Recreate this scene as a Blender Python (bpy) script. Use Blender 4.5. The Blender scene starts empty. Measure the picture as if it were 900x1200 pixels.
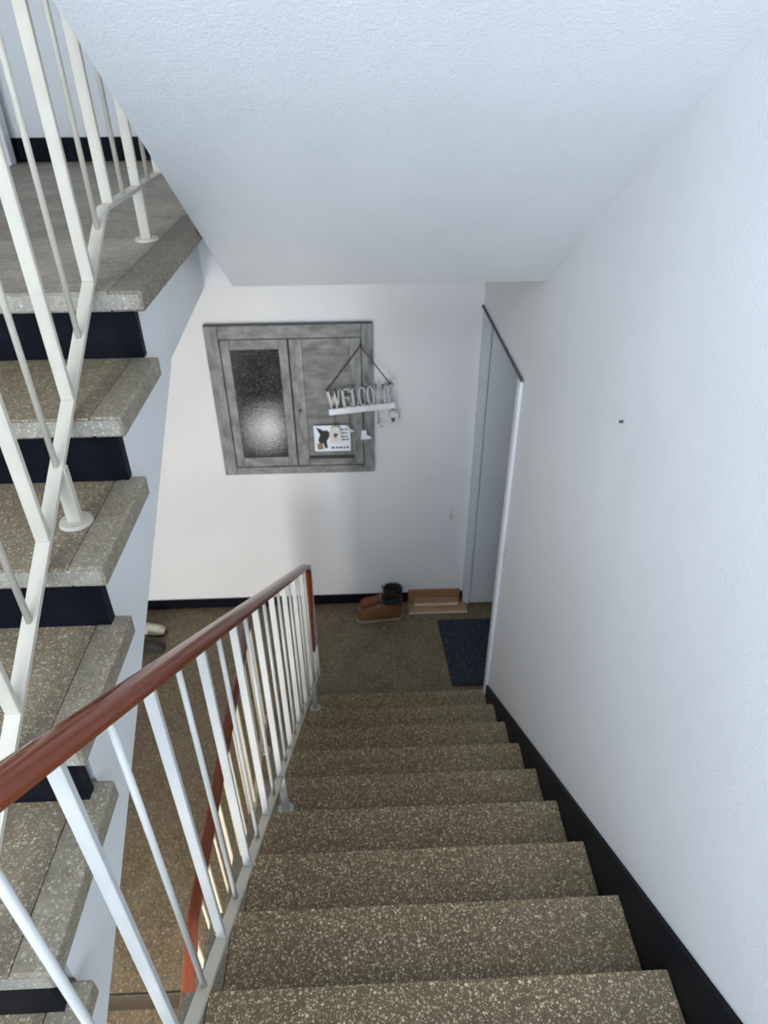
import bpy, bmesh, math, random
from mathutils import Vector, Matrix
random.seed(7)
SC = bpy.context.scene
COL = SC.collection
R = math.radians

# ---------------------------------------------------------------- camera
cam_d = bpy.data.cameras.new('camera')
cam = bpy.data.objects.new('camera', cam_d)
COL.objects.link(cam)
cam.location = (-0.7405, -0.7299, 1.8998)
cam.rotation_euler = (R(55.8143), R(0.374), R(-2.327))
cam_d.sensor_fit = 'VERTICAL'
cam_d.sensor_height = 36.0
cam_d.lens = 793.4 / 1200 * 36.0
cam_d.clip_start = 0.02
cam_d.dof.use_dof = True
cam_d.dof.focus_distance = 1.05
cam_d.dof.aperture_fstop = 7.0
SC.camera = cam

# ---------------------------------------------------------------- world, lights, exposure
SC.view_settings.view_transform = 'Standard'
SC.view_settings.look = 'None'
SC.view_settings.gamma = 1.0
SC.view_settings.use_curve_mapping = False
SC.view_settings.exposure = 0.0
wd = bpy.data.worlds.new('daylight')
SC.world = wd
wd.use_nodes = True
wd.node_tree.nodes['Background'].inputs[0].default_value = (0.75, 0.87, 1.0, 1)
wd.node_tree.nodes['Background'].inputs[1].default_value = 1.5


def area(name, loc, rot, sx, sy, power, color):
    d = bpy.data.lights.new(name, 'AREA')
    d.shape = 'RECTANGLE'
    d.size = sx
    d.size_y = sy
    d.energy = power
    d.color = color
    o = bpy.data.objects.new(name, d)
    COL.objects.link(o)
    o.location = loc
    o.rotation_euler = rot
    return o


# daylight through the half-landing window behind the viewer
area('window_daylight', (-1.0, -1.98, 1.55), (R(96), 0, 0), 1.8, 1.4, 58, (0.69, 0.83, 1.0))
# daylight through the glazed entrance below
ent = area('entrance_daylight', (-2.0, -2.02, -0.72), (R(70), 0, 0), 0.78, 1.15, 72, (1.0, 0.97, 0.92))
ent.data.spread = R(125)
area('added_blob_light', (-2.13, -2.03, -2.75), (R(90), 0, 0), 0.45, 0.5, 20, (1.0, 0.98, 0.95))  # added lamp that makes the bright blob in the panel's glass
# daylight through the window of the storey above
area('upper_window_daylight', (-1.85, -1.98, 3.55), (R(72), 0, 0), 1.1, 0.9, 60, (0.88, 0.94, 1.0))


# ---------------------------------------------------------------- materials
def newmat(name):
    m = bpy.data.materials.new(name)
    m.use_nodes = True
    nt = m.node_tree
    b = nt.nodes['Principled BSDF']
    return m, nt, b


def N(nt, kind, **kw):
    n = nt.nodes.new(kind)
    for k, v in kw.items():
        setattr(n, k, v)
    return n


def ramp(nt, fac, stops):
    r = N(nt, 'ShaderNodeValToRGB')
    el = r.color_ramp.elements
    while len(el) < len(stops):
        el.new(0.5)
    for e, (p, c) in zip(el, stops):
        e.position = p
        e.color = c if len(c) == 4 else (*c, 1)
    nt.links.new(fac, r.inputs[0])
    return r.outputs[0]


def mix(nt, fac, a, b, mode='MIX'):
    m = N(nt, 'ShaderNodeMix', data_type='RGBA', blend_type=mode)
    for s, v in ((m.inputs[0], fac), (m.inputs[6], a), (m.inputs[7], b)):
        if isinstance(v, (int, float)):
            s.default_value = v
        elif isinstance(v, tuple):
            s.default_value = (*v, 1) if len(v) == 3 else v
        else:
            nt.links.new(v, s)
    return m.outputs[2]


def pos(nt):
    return N(nt, 'ShaderNodeNewGeometry').outputs['Position']


def noise(nt, vec, scale, detail=3, rough=0.55):
    n = N(nt, 'ShaderNodeTexNoise')
    n.inputs['Scale'].default_value = scale
    n.inputs['Detail'].default_value = detail
    n.inputs['Roughness'].default_value = rough
    nt.links.new(vec, n.inputs['Vector'])
    return n.outputs['Fac']


def bump(nt, b, height, strength, dist):
    bp = N(nt, 'ShaderNodeBump')
    bp.inputs['Strength'].default_value = strength
    bp.inputs['Distance'].default_value = dist
    nt.links.new(height, bp.inputs['Height'])
    nt.links.new(bp.outputs[0], b.inputs['Normal'])


def plain(name, color, rough=0.5, metal=0.0, var=0.08, scale=30):
    m, nt, b = newmat(name)
    p = pos(nt)
    n = noise(nt, p, scale)
    lo = tuple(c * (1 - var) for c in color)
    hi = tuple(min(1, c * (1 + var)) for c in color)
    nt.links.new(ramp(nt, n, [(0.3, lo), (0.7, hi)]), b.inputs['Base Color'])
    b.inputs['Roughness'].default_value = rough
    b.inputs['Metallic'].default_value = metal
    return m


def plaster(name, color, strength=0.35):
    m, nt, b = newmat(name)
    p = pos(nt)
    big = noise(nt, p, 2.2, 4)
    lo = tuple(c * 0.95 for c in color)
    nt.links.new(ramp(nt, big, [(0.3, lo), (0.65, color)]), b.inputs['Base Color'])
    b.inputs['Roughness'].default_value = 0.42
    fine = noise(nt, p, 130, 3, 0.6)
    mid = noise(nt, p, 28, 4, 0.6)
    add = N(nt, 'ShaderNodeMath', operation='ADD')
    mul = N(nt, 'ShaderNodeMath', operation='MULTIPLY')
    nt.links.new(mid, mul.inputs[0])
    mul.inputs[1].default_value = 0.7
    nt.links.new(fine, add.inputs[0])
    nt.links.new(mul.outputs[0], add.inputs[1])
    bump(nt, b, add.outputs[0], strength, 0.004)
    return m


def terrazzo(name, base, dirt, chip_a, chip_b, worn=None, chips=0.5, scale=120):
    """worn = (x0, x1): a band of trodden-in brown dirt along the middle of the flight."""
    m, nt, b = newmat(name)
    p = pos(nt)
    big = noise(nt, p, 5, 5, 0.6)
    if worn:
        sep = N(nt, 'ShaderNodeSeparateXYZ')
        nt.links.new(p, sep.inputs[0])
        wob = N(nt, 'ShaderNodeMath', operation='MULTIPLY_ADD')
        nt.links.new(big, wob.inputs[0])
        wob.inputs[1].default_value = 0.35
        nt.links.new(sep.outputs[0], wob.inputs[2])
        mr = N(nt, 'ShaderNodeMapRange')
        nt.links.new(wob.outputs[0], mr.inputs[0])
        mr.inputs[1].default_value = worn[0] - 0.4
        mr.inputs[2].default_value = worn[1] + 0.4
        dm = ramp(nt, mr.outputs[0], [(0.0, (0, 0, 0)), (0.35, (1, 1, 1)), (0.65, (1, 1, 1)), (1.0, (0.1, 0.1, 0.1))])
        ground = mix(nt, dm, base, dirt)
    else:
        ground = ramp(nt, big, [(0.35, dirt), (0.65, base)])
    spots = noise(nt, p, 40, 4, 0.65)
    ground = mix(nt, 0.55, ground, ramp(nt, spots, [(0.3, (0.35, 0.35, 0.35)), (0.7, (0.72, 0.72, 0.72))]), 'OVERLAY')
    col = ground
    for sc, th, rad in ((scale, 1 - chips * 0.75, 0.46), (scale * 2.1, 1 - chips * 0.8, 0.5), (scale * 0.55, 1 - chips * 0.16, 0.36)):
        v = N(nt, 'ShaderNodeTexVoronoi', feature='F1')
        v.inputs['Scale'].default_value = sc
        nt.links.new(p, v.inputs['Vector'])
        s = N(nt, 'ShaderNodeSeparateColor')
        nt.links.new(v.outputs['Color'], s.inputs[0])
        a = N(nt, 'ShaderNodeMath', operation='GREATER_THAN')
        nt.links.new(s.outputs[0], a.inputs[0])
        a.inputs[1].default_value = th
        l = N(nt, 'ShaderNodeMath', operation='LESS_THAN')
        nt.links.new(v.outputs['Distance'], l.inputs[0])
        l.inputs[1].default_value = rad
        mm = N(nt, 'ShaderNodeMath', operation='MULTIPLY')
        nt.links.new(a.outputs[0], mm.inputs[0])
        nt.links.new(l.outputs[0], mm.inputs[1])
        chip = ramp(nt, s.outputs[1], [(0.0, chip_a), (0.55, tuple((x + y) / 2 for x, y in zip(chip_a, chip_b))), (1.0, chip_b)])
        fm = N(nt, 'ShaderNodeMath', operation='MULTIPLY')
        nt.links.new(mm.outputs[0], fm.inputs[0])
        fm.inputs[1].default_value = 0.8
        col = mix(nt, fm.outputs[0], col, chip)
    nt.links.new(col, b.inputs['Base Color'])
    b.inputs['Roughness'].default_value = 0.55
    bump(nt, b, spots, 0.25, 0.002)
    return m


def paint(name, color, rough=0.35, chipcol=(0.08, 0.06, 0.05)):
    m, nt, b = newmat(name)
    p = pos(nt)
    n = noise(nt, p, 9, 3)
    lo = tuple(c * 0.9 for c in color)
    c1 = ramp(nt, n, [(0.3, lo), (0.7, color)])
    ch = noise(nt, p, 45, 2, 0.4)
    fac = ramp(nt, ch, [(0.765, (0, 0, 0)), (0.78, (1, 1, 1))])
    nt.links.new(mix(nt, fac, c1, chipcol), b.inputs['Base Color'])
    b.inputs['Roughness'].default_value = rough
    bump(nt, b, noise(nt, p, 70, 2), 0.08, 0.002)
    return m


M = {}
M['wall'] = plaster('white_painted_plaster', (0.80, 0.805, 0.815))
M['soffit'] = plaster('white_painted_concrete', (0.82, 0.83, 0.84), 0.45)
M['white'] = plaster('white_stair_side', (0.84, 0.845, 0.84), 0.15)
M['steps'] = terrazzo('terrazzo_steps', (0.178, 0.142, 0.092), (0.116, 0.080, 0.038), (0.23, 0.155, 0.072), (0.78, 0.68, 0.48), worn=(-1.0, -0.1), chips=0.37, scale=150)
M['steps_grey'] = terrazzo('terrazzo_grey', (0.20, 0.168, 0.122), (0.135, 0.102, 0.056), (0.22, 0.16, 0.08), (0.56, 0.48, 0.35), worn=(-2.4, -1.4), chips=0.42, scale=165)
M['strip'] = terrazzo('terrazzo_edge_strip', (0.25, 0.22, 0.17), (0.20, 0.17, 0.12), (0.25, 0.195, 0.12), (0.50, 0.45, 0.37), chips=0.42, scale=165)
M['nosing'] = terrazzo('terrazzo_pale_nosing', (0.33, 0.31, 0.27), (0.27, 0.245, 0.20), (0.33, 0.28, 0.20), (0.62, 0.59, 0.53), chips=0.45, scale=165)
M['strip_dark'] = terrazzo('terrazzo_edge_strip_dusty', (0.21, 0.182, 0.14), (0.15, 0.125, 0.09), (0.21, 0.165, 0.10), (0.44, 0.39, 0.31), chips=0.42, scale=165)
M['floor'] = terrazzo('terrazzo_floor', (0.15, 0.117, 0.070), (0.105, 0.078, 0.044), (0.19, 0.135, 0.07), (0.42, 0.35, 0.23), chips=0.4, scale=105)
M['floor_darkened'] = terrazzo('terrazzo_shaded_riser', (0.026, 0.020, 0.012), (0.018, 0.014, 0.008), (0.04, 0.03, 0.018), (0.08, 0.06, 0.04), chips=0.3, scale=105)  # colour darkened to offset the entrance lamp on the lower step
M['landing'] = terrazzo('terrazzo_landing', (0.34, 0.295, 0.235), (0.20, 0.168, 0.125), (0.32, 0.28, 0.22), (0.46, 0.42, 0.35), chips=0.22, scale=150)
M['black'] = plain('black_oil_paint', (0.0045, 0.0055, 0.010), 0.45, var=0.3)
M['black'].node_tree.nodes['Principled BSDF'].inputs['Specular IOR Level'].default_value = 0.12
M['bars'] = paint('cream_white_metal_paint', (0.50, 0.50, 0.48))
M['bars_cream'] = paint('yellowed_white_metal_paint', (0.58, 0.535, 0.45))
M['cream'] = paint('aged_cream_metal_paint', (0.46, 0.42, 0.32))
M['handrail'] = plain('red_brown_plastic', (0.175, 0.038, 0.014), 0.17, var=0.05, scale=6)
M['door'] = plain('pale_grey_door_paint', (0.62, 0.65, 0.68), 0.4, var=0.03, scale=4)
M['trim'] = plain('white_gloss_trim', (0.82, 0.84, 0.87), 0.35, var=0.03)
M['dust_shadow'] = plain('dust_and_shadow_grey', (0.12, 0.12, 0.12), 0.8, var=0.2)  # dust on the panel top; painted shadow line over the doorway
M['letter'] = plain('chalky_white_wood', (0.56, 0.555, 0.55), 0.8, var=0.06)
M['sawn'] = plain('pale_sawn_wood', (0.72, 0.58, 0.44), 0.7, var=0.1)
M['signwhite'] = plain('white_painted_wood', (0.80, 0.82, 0.86), 0.5, var=0.06)
M['twine'] = plain('brown_twine', (0.09, 0.065, 0.045), 0.9, var=0.3, scale=200)
M['tag'] = plain('whitewashed_wood_tag', (0.66, 0.64, 0.62), 0.7, var=0.12, scale=60)
M['darkgrey'] = plain('dark_grey_print', (0.05, 0.05, 0.06), 0.6)
M['ink'] = plain('black_print', (0.012, 0.012, 0.015), 0.6)
M['tan_print'] = plain('tan_print', (0.28, 0.17, 0.09), 0.6)
M['card'] = plain('white_card', (0.78, 0.82, 0.90), 0.5, var=0.03)
M['leather'] = plain('tan_suede', (0.15, 0.062, 0.022), 0.8, var=0.3, scale=25)
M['lining'] = plain('black_fleece', (0.010, 0.010, 0.012), 0.95, var=0.3, scale=80)
M['sole'] = plain('pale_rubber_sole', (0.34, 0.28, 0.21), 0.7, var=0.15)
M['darksole'] = plain('dark_rubber_sole', (0.03, 0.025, 0.022), 0.8)
M['slipper'] = plain('beige_felt', (0.62, 0.56, 0.48), 0.9, var=0.12)
M['grey_tab'] = plain('grey_webbing', (0.25, 0.25, 0.26), 0.9)
M['steel'] = plain('dull_steel', (0.12, 0.10, 0.09), 0.5, 0.6)
M['chipwhite'] = plain('chipped_plaster', (0.62, 0.58, 0.52), 0.9, var=0.2)


def wood(name='pale_pine', k=(1, 1, 1)):
    m, nt, b = newmat(name)
    p = pos(nt)
    mp = N(nt, 'ShaderNodeMapping')
    mp.inputs['Scale'].default_value = (2, 40, 40)
    nt.links.new(p, mp.inputs[0])
    n = noise(nt, mp.outputs[0], 2.5, 4, 0.6)
    cs = [tuple(c * q for c, q in zip(cc, k)) for cc in ((0.28, 0.165, 0.09), (0.40, 0.265, 0.16), (0.48, 0.34, 0.22))]
    nt.links.new(ramp(nt, n, [(0.3, cs[0]), (0.55, cs[1]), (0.75, cs[2])]), b.inputs['Base Color'])
    b.inputs['Roughness'].default_value = 0.6
    return m


def grey_wood(name, a, c, k):
    m, nt, b = newmat(name)
    p = pos(nt)
    mp = N(nt, 'ShaderNodeMapping')
    mp.inputs['Scale'].default_value = (6, 6, 18) if k else (18, 6, 6)
    nt.links.new(p, mp.inputs[0])
    n = noise(nt, mp.outputs[0], 1.1, 5, 0.62)
    n2 = noise(nt, p, 14, 5, 0.7)
    c1 = ramp(nt, n, [(0.35, a), (0.5, tuple((x + y) / 2 for x, y in zip(a, c))), (0.68, c)])
    c1 = mix(nt, 0.45, c1, ramp(nt, n2, [(0.3, (0.25, 0.25, 0.25)), (0.75, (0.75, 0.75, 0.74))]), 'OVERLAY')
    nt.links.new(c1, b.inputs['Base Color'])
    b.inputs['Roughness'].default_value = 0.5
    bump(nt, b, n2, 0.3, 0.003)
    return m


def pebble_glass():
    m, nt, b = newmat('pebbled_dark_glass')
    p = pos(nt)
    v = N(nt, 'ShaderNodeTexVoronoi', feature='F1')
    v.inputs['Scale'].default_value = 120
    nt.links.new(p, v.inputs['Vector'])
    n = noise(nt, p, 7, 4)
    base = ramp(nt, n, [(0.35, (0.006, 0.007, 0.012)), (0.7, (0.035, 0.035, 0.04))])
    s = N(nt, 'ShaderNodeSeparateColor')
    nt.links.new(v.outputs['Color'], s.inputs[0])
    gr = N(nt, 'ShaderNodeMath', operation='GREATER_THAN')
    nt.links.new(s.outputs[0], gr.inputs[0])
    gr.inputs[1].default_value = 0.6
    sp = ramp(nt, v.outputs['Distance'], [(0.22, (1, 1, 1)), (0.4, (0, 0, 0))])
    fac = mix(nt, 1.0, gr.outputs[0], sp, 'MULTIPLY')
    nt.links.new(mix(nt, fac, base, (0.20, 0.19, 0.18)), b.inputs['Base Color'])
    b.inputs['Roughness'].default_value = 0.07
    b.inputs['Specular IOR Level'].default_value = 0.25
    bump(nt, b, v.outputs['Distance'], 0.05, 0.003)
    return m


def mat_rubber():
    m, nt, b = newmat('dark_navy_mat_pile')
    p = pos(nt)
    v = N(nt, 'ShaderNodeTexVoronoi', feature='F1')
    v.inputs['Scale'].default_value = 55
    nt.links.new(p, v.inputs['Vector'])
    nt.links.new(ramp(nt, v.outputs['Distance'], [(0.1, (0.10, 0.11, 0.14)), (0.4, (0.018, 0.023, 0.040))]), b.inputs['Base Color'])
    b.inputs['Roughness'].default_value = 0.85
    bump(nt, b, v.outputs['Distance'], 0.6, 0.004)
    return m


M['wood'] = wood()
M['wood_orange'] = wood('orange_pine', (0.85, 0.68, 0.5))
M['gw_v'] = grey_wood('weathered_grey_upright', (0.13, 0.13, 0.128), (0.34, 0.345, 0.34), False)
M['gw_h'] = grey_wood('weathered_grey_crossbar', (0.13, 0.13, 0.128), (0.33, 0.335, 0.33), True)
M['gw_panel'] = grey_wood('weathered_blue_grey_panel', (0.115, 0.12, 0.125), (0.26, 0.26, 0.25), True)
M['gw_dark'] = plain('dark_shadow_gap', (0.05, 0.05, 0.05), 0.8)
M['glass'] = pebble_glass()
M['mat'] = mat_rubber()


# ---------------------------------------------------------------- mesh helpers
def wloc(o):
    v = Vector((0, 0, 0))
    while o is not None:
        v += o.location
        o = o.parent
    return v


def obj(name, bm, mat, parent=None, smooth=False, loc=None, kind=None):
    """one mesh object; the shape is given in world coordinates"""
    off = wloc(parent) if parent is not None else Vector((0, 0, 0))
    base = Vector(loc) if loc is not None else off
    bmesh.ops.recalc_face_normals(bm, faces=bm.faces)
    bmesh.ops.translate(bm, verts=bm.verts, vec=-base)
    me = bpy.data.meshes.new(name)
    bm.to_mesh(me)
    bm.free()
    me.materials.append(mat)
    if smooth:
        for p in me.polygons:
            p.use_smooth = True
    o = bpy.data.objects.new(name, me)
    COL.objects.link(o)
    if parent is not None:
        o.parent = parent
    o.location = base - off if parent is not None else base
    if kind:
        o['kind'] = kind
    return o


def thing(name, label, cat, loc, group=None):
    o = bpy.data.objects.new(name, None)
    o.empty_display_size = 0.1
    COL.objects.link(o)
    o.location = loc
    o['label'] = label
    o['category'] = cat
    if group:
        o['group'] = group
    return o


def tag(o, label, cat, group=None):
    o['label'] = label
    o['category'] = cat
    if group:
        o['group'] = group
    return o


def struct(name, bm, mat, label=None, parent=None):
    o = obj(name, bm, mat, parent)
    if parent is None:
        o['kind'] = 'structure'
        if label:
            o['label'] = label
            o['category'] = name.split('_')[0]
    return o


def box(bm, x0, x1, y0, y1, z0, z1, bev=0.0, seg=2):
    r = bmesh.ops.create_cube(bm, size=1.0)
    vs = r['verts']
    for v in vs:
        v.co = Vector((x0 + (v.co.x + .5) * (x1 - x0), y0 + (v.co.y + .5) * (y1 - y0), z0 + (v.co.z + .5) * (z1 - z0)))
    if bev:
        es = list({e for v in vs for e in v.link_edges})
        bmesh.ops.bevel(bm, geom=es, offset=bev, segments=seg, affect='EDGES', profile=0.5)
    return bm


def B(*a, **k):
    return box(bmesh.new(), *a, **k)


def prism(bm, pts, axis, a, b):
    """extrude a polygon of 2-D points along an axis from a to b"""
    def P(p, t):
        return {0: (t, p[0], p[1]), 1: (p[0], t, p[1]), 2: (p[0], p[1], t)}[axis]
    va = [bm.verts.new(P(p, a)) for p in pts]
    vb = [bm.verts.new(P(p, b)) for p in pts]
    n = len(pts)
    bm.faces.new(va)
    bm.faces.new(list(reversed(vb)))
    for i in range(n):
        bm.faces.new((va[i], vb[i], vb[(i + 1) % n], va[(i + 1) % n]))
    return bm


def tube(bm, p0, p1, r, n=10, r1=None):
    p0, p1 = Vector(p0), Vector(p1)
    d = (p1 - p0).normalized()
    u = d.orthogonal().normalized()
    w = d.cross(u)
    r1 = r if r1 is None else r1
    A = [bm.verts.new(p0 + (u * math.cos(t) + w * math.sin(t)) * r) for t in [2 * math.pi * i / n for i in range(n)]]
    C = [bm.verts.new(p1 + (u * math.cos(t) + w * math.sin(t)) * r1) for t in [2 * math.pi * i / n for i in range(n)]]
    bm.faces.new(list(reversed(A)))
    bm.faces.new(C)
    for i in range(n):
        bm.faces.new((A[i], A[(i + 1) % n], C[(i + 1) % n], C[i]))
    return bm


def disc(bm, c, r, h, n=24, r1=None):
    return tube(bm, c, (c[0], c[1], c[2] + h), r, n, r1)


def sweep(bm, path, profile, side=(1, 0, 0)):
    """sweep a closed 2-D profile (side, up) along a path that keeps the given side direction"""
    path = [Vector(p) for p in path]
    side = Vector(side)
    rings = []
    for i, p in enumerate(path):
        d = (path[min(i + 1, len(path) - 1)] - path[max(i - 1, 0)]).normalized()
        s = (side - d * side.dot(d)).normalized()
        up = s.cross(d)
        rings.append([bm.verts.new(p + s * a + up * b) for a, b in profile])
    n = len(profile)
    for r0, r1 in zip(rings, rings[1:]):
        for i in range(n):
            bm.faces.new((r0[i], r0[(i + 1) % n], r1[(i + 1) % n], r1[i]))
    bm.faces.new(list(reversed(rings[0])))
    bm.faces.new(rings[-1])
    return bm


def loft(bm, rings, cap=True, closed=True):
    vr = [[bm.verts.new(p) for p in r] for r in rings]
    n = len(vr[0])
    for r0, r1 in zip(vr, vr[1:]):
        for i in range(n if closed else n - 1):
            bm.faces.new((r0[i], r0[(i + 1) % n], r1[(i + 1) % n], r1[i]))
    if cap:
        bm.faces.new(list(reversed(vr[0])))
        bm.faces.new(vr[-1])
    return bm


# ---------------------------------------------------------------- key measures (metres)
RISE, RUN = 0.18, 0.27
FLOOR = -9 * RISE                 # hall floor
XL = -2.43                        # left wall
YB = 3.22                         # back wall
YR = -2.05                        # wall behind the viewer
LXE = -1.236                      # right edge of the left flight's treads
LY0 = 0.8273                      # nosing of the upper landing
CZ = 1.459                        # upper landing
RXE = -1.218                      # left edge of the descending flight's treads
TT = 0.046                        # tread thickness
AZ = 2 * RISE                     # half landing the viewer stands on
ENT = FLOOR - 8 * RISE            # entrance floor
DOOR_TOP = 0.645
DY0 = 2.16                        # near edge of the doorway in the right wall

# ---------------------------------------------------------------- the setting
fl_ = struct('floor', B(XL, 1.3, 0.632, YB, FLOOR - 0.046, FLOOR), M['floor'], 'brown speckled terrazzo floor of the lower hall')
obj('nosing', B(XL, -1.19, 0.62, 0.6315, FLOOR - 0.046, FLOOR - 0.001, 0.003), M['floor_darkened'], fl_)
bm = B(XL, 0.0, 0.66, YB, FLOOR - 0.25, FLOOR - 0.047)
struct('floor_slab', bm, M['white'], 'concrete slab below the hall floor')
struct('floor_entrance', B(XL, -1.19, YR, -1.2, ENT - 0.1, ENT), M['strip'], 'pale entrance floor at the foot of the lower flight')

# walls
struct('wall_back', B(XL - 0.1, 1.4, YB, YB + 0.12, FLOOR - 0.3, 4.5), M['wall'], 'white plaster wall at the far end of the stairwell')
bm = bmesh.new()
box(bm, 0, 0.12, YR, DY0, -3.3, 4.5)
box(bm, 0, 0.12, DY0, YB, DOOR_TOP, 4.5)
struct('wall_right', bm, M['wall'], 'white plaster wall along the right of the stairs')
bm = bmesh.new()
box(bm, XL - 0.12, XL, YR, YB, -3.3, 4.5)
struct('wall_left', bm, M['wall'], 'white plaster wall left of the ascending flight')
# rear wall with the half-landing window and the entrance opening
bm = bmesh.new()
W0, W1, WZ0, WZ1 = -1.9, -0.1, 0.85, 2.25
E0, E1, EZ0, EZ1 = -2.4, -1.58, -1.4, -0.1
box(bm, XL - 0.1, -2.37, YR - 0.12, YR, -3.3, -2.5)
box(bm, -1.89, 0.12, YR - 0.12, YR, -3.3, -2.5)
box(bm, -2.37, -1.89, YR - 0.12, YR, -3.3, -3.0)
box(bm, XL - 0.1, 0.12, YR - 0.12, YR, -2.5, EZ0)
box(bm, XL - 0.1, E0, YR - 0.12, YR, EZ0, EZ1)
box(bm, E1, 0.12, YR - 0.12, YR, EZ0, EZ1)
box(bm, XL - 0.1, 0.12, YR - 0.12, YR, EZ1, WZ0)
box(bm, XL - 0.1, W0, YR - 0.12, YR, WZ0, WZ1)
box(bm, W1, 0.12, YR - 0.12, YR, WZ0, WZ1)
U0, U1, UZ0, UZ1 = -2.4, -1.3, 3.1, 4.0
box(bm, XL - 0.1, 0.12, YR - 0.12, YR, WZ1, UZ0)
box(bm, XL - 0.1, U0, YR - 0.12, YR, UZ0, UZ1)
box(bm, U1, 0.12, YR - 0.12, YR, UZ0, UZ1)
box(bm, XL - 0.1, 0.12, YR - 0.12, YR, UZ1, 4.5)
struct('wall_rear', bm, M['wall'])
bm = bmesh.new()
prism(bm, [(YR, ENT), (0.61, ENT), (0.61, FLOOR + 0.001), (1.59, FLOOR + 0.001), (-0.575, -0.186), (-0.62, -0.12), (-0.62, 0.155), (YR, 0.155)], 0, -1.188, -1.10)
struct('wall_under_stairs', bm, M['wall'])  # unseen wall added to block entrance light and shape the back-wall shadow edge
struct('ceiling_top', B(XL - 0.1, 0.12, YR, YB + 0.1, 4.3, 4.42), M['soffit'])
# alcove behind the doorway
bm = bmesh.new()
box(bm, 1.2, 1.3, DY0 - 0.3, YB, FLOOR, 1.0)
box(bm, 0.12, 1.3, DY0 - 0.4, DY0 - 0.3, FLOOR, 1.0)
struct('wall_alcove', bm, M['wall'])
struct('floor_alcove', B(0.12, 1.3, DY0 - 0.4, 0.62 + 1.6, FLOOR - 0.1, FLOOR - 0.047), M['floor'])
struct('ceiling_alcove', B(0.12, 1.3, DY0 - 0.4, YB, 0.9, 1.0), M['wall'])

# overhead flight: its sloping underside is the ceiling over the stairs
SL = 0.640
CY, CRZ = 1.952, 1.152            # crease
ytop = YR + 0.2
zb = CRZ + SL * (CY - ytop)
pts = [(CY, CRZ), (ytop, zb), (ytop, zb + 0.3)]
k = 0
y, z = ytop, zb + 0.3
tops = []
n = 14
for i in range(n):
    ny = 1.92 - RUN * i
    nz = CZ + RISE * (i + 1)
    if ny < ytop + 0.1:
        break
    tops.append((ny, nz - RISE))
    tops.append((ny, nz))
tops.reverse()
poly = [(CY, CRZ), (ytop, zb), (ytop, tops[0][1])] + tops + [(CY, CZ - 0.005)]
bm = prism(bmesh.new(), poly, 0, -1.222, 0.0)
struct('ceiling', bm, M['soffit'], 'white sloping underside of the flight overhead')

# upper landing: white slab, terrazzo top with an edge strip
bm = bmesh.new()
ZB = 1.152
f = 0.9125
v = lambda x, y, z: bm.verts.new((x, y, z))
q = [(XL, f), (-1.272, f), (-1.332, CY), (0.0, CY), (0.0, YB), (XL, YB)]
lo = [v(x, y, ZB + (0.02 if y < CY else 0)) for x, y in q]
hi = [v(x, y, CZ - TT) for x, y in q]
bm.faces.new(lo)
bm.faces.new(list(reversed(hi)))
for i in range(6):
    bm.faces.new((lo[i], hi[i], hi[(i + 1) % 6], lo[(i + 1) % 6]))
land = struct('landing_slab', bm, M['white'], 'white side and underside of the upper landing')
GX = -1.302
bm = bmesh.new()
box(bm, XL, GX - 0.001, LY0 + 0.0008, 1.925, CZ - TT, CZ, 0.003)
box(bm, XL, 0, 1.926, YB, CZ - TT, CZ - 0.001)
top = struct('landing', bm, M['landing'], 'dusty grey terrazzo floor of the upper landing')
obj('edge_strip', B(GX, LXE + 0.010, LY0, 1.928, CZ - TT - 0.0005, CZ + 0.002, 0.005), M['strip_dark'], top)
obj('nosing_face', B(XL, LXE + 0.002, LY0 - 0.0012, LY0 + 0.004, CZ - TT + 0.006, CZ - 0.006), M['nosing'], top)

# black painted skirtings
bm = prism(bmesh.new(), [(-0.8, AZ), (-0.54, AZ), (-0.54, AZ - 0.2), (0, -0.2), (2.13, -1.62), (2.13, -1.62 + 0.26)] + [(-0.55, 0.137 + 0.367), (-0.8, AZ + 0.145)], 0, -0.014, -0.0005)
struct('baseboard_right', bm, M['black'], 'black painted stair skirting along the right wall')
struct('baseboard_back', B(-2.43, -0.0, YB - 0.012, YB, FLOOR, FLOOR + 0.085), M['black'], 'black painted skirting along the back wall')
struct('baseboard_landing', B(XL, -1.3, 3.10, 3.12, CZ, CZ + 0.105), M['black'], 'black painted skirting on the upper landing')
struct('wall_upper', B(XL, -0.0, 3.12, YB - 0.001, CZ, 4.29), M['wall'], 'white wall behind the upper landing')
bm = B(XL, XL + 0.035, 3.035, 3.10, CZ, CZ + 0.105)
struct('baseboard_left', bm, M['black'], 'short black skirting return in the landing corner')

# doorway in the right wall, leaf swung open
d1 = obj('door_1', B(0.055, 0.93, 3.15, 3.19, FLOOR + 0.02, DOOR_TOP - 0.02, 0.003), M['door'])
d1['kind'] = 'structure'
d1['label'] = 'pale grey flat door leaf standing open in the doorway'
d1['category'] = 'door'
obj('hinge_jamb', B(0.0, 0.05, 3.165, YB - 0.001, FLOOR, DOOR_TOP), M['door'], d1)
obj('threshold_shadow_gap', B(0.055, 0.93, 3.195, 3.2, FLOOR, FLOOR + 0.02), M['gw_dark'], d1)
t1 = struct('trim_1', B(-0.016, -0.0005, DY0 - 0.05, DY0 + 0.004, FLOOR, DOOR_TOP + 0.012, 0.002), M['trim'], 'white upright trim at the near side of the doorway')
bm = B(-0.012, -0.0005, DY0 - 0.05, YB - 0.002, DOOR_TOP + 0.012, DOOR_TOP + 0.024, 0.002)
struct('trim_2', bm, M['dust_shadow'], 'dark grey head trim painted as the shadow line over the doorway')  # dark tone stands in for the shadow line above the doorway
struct('trim_3', B(0.0, 0.119, DY0 - 0.004, DY0 + 0.004, FLOOR, DOOR_TOP), M['trim'])

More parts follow.
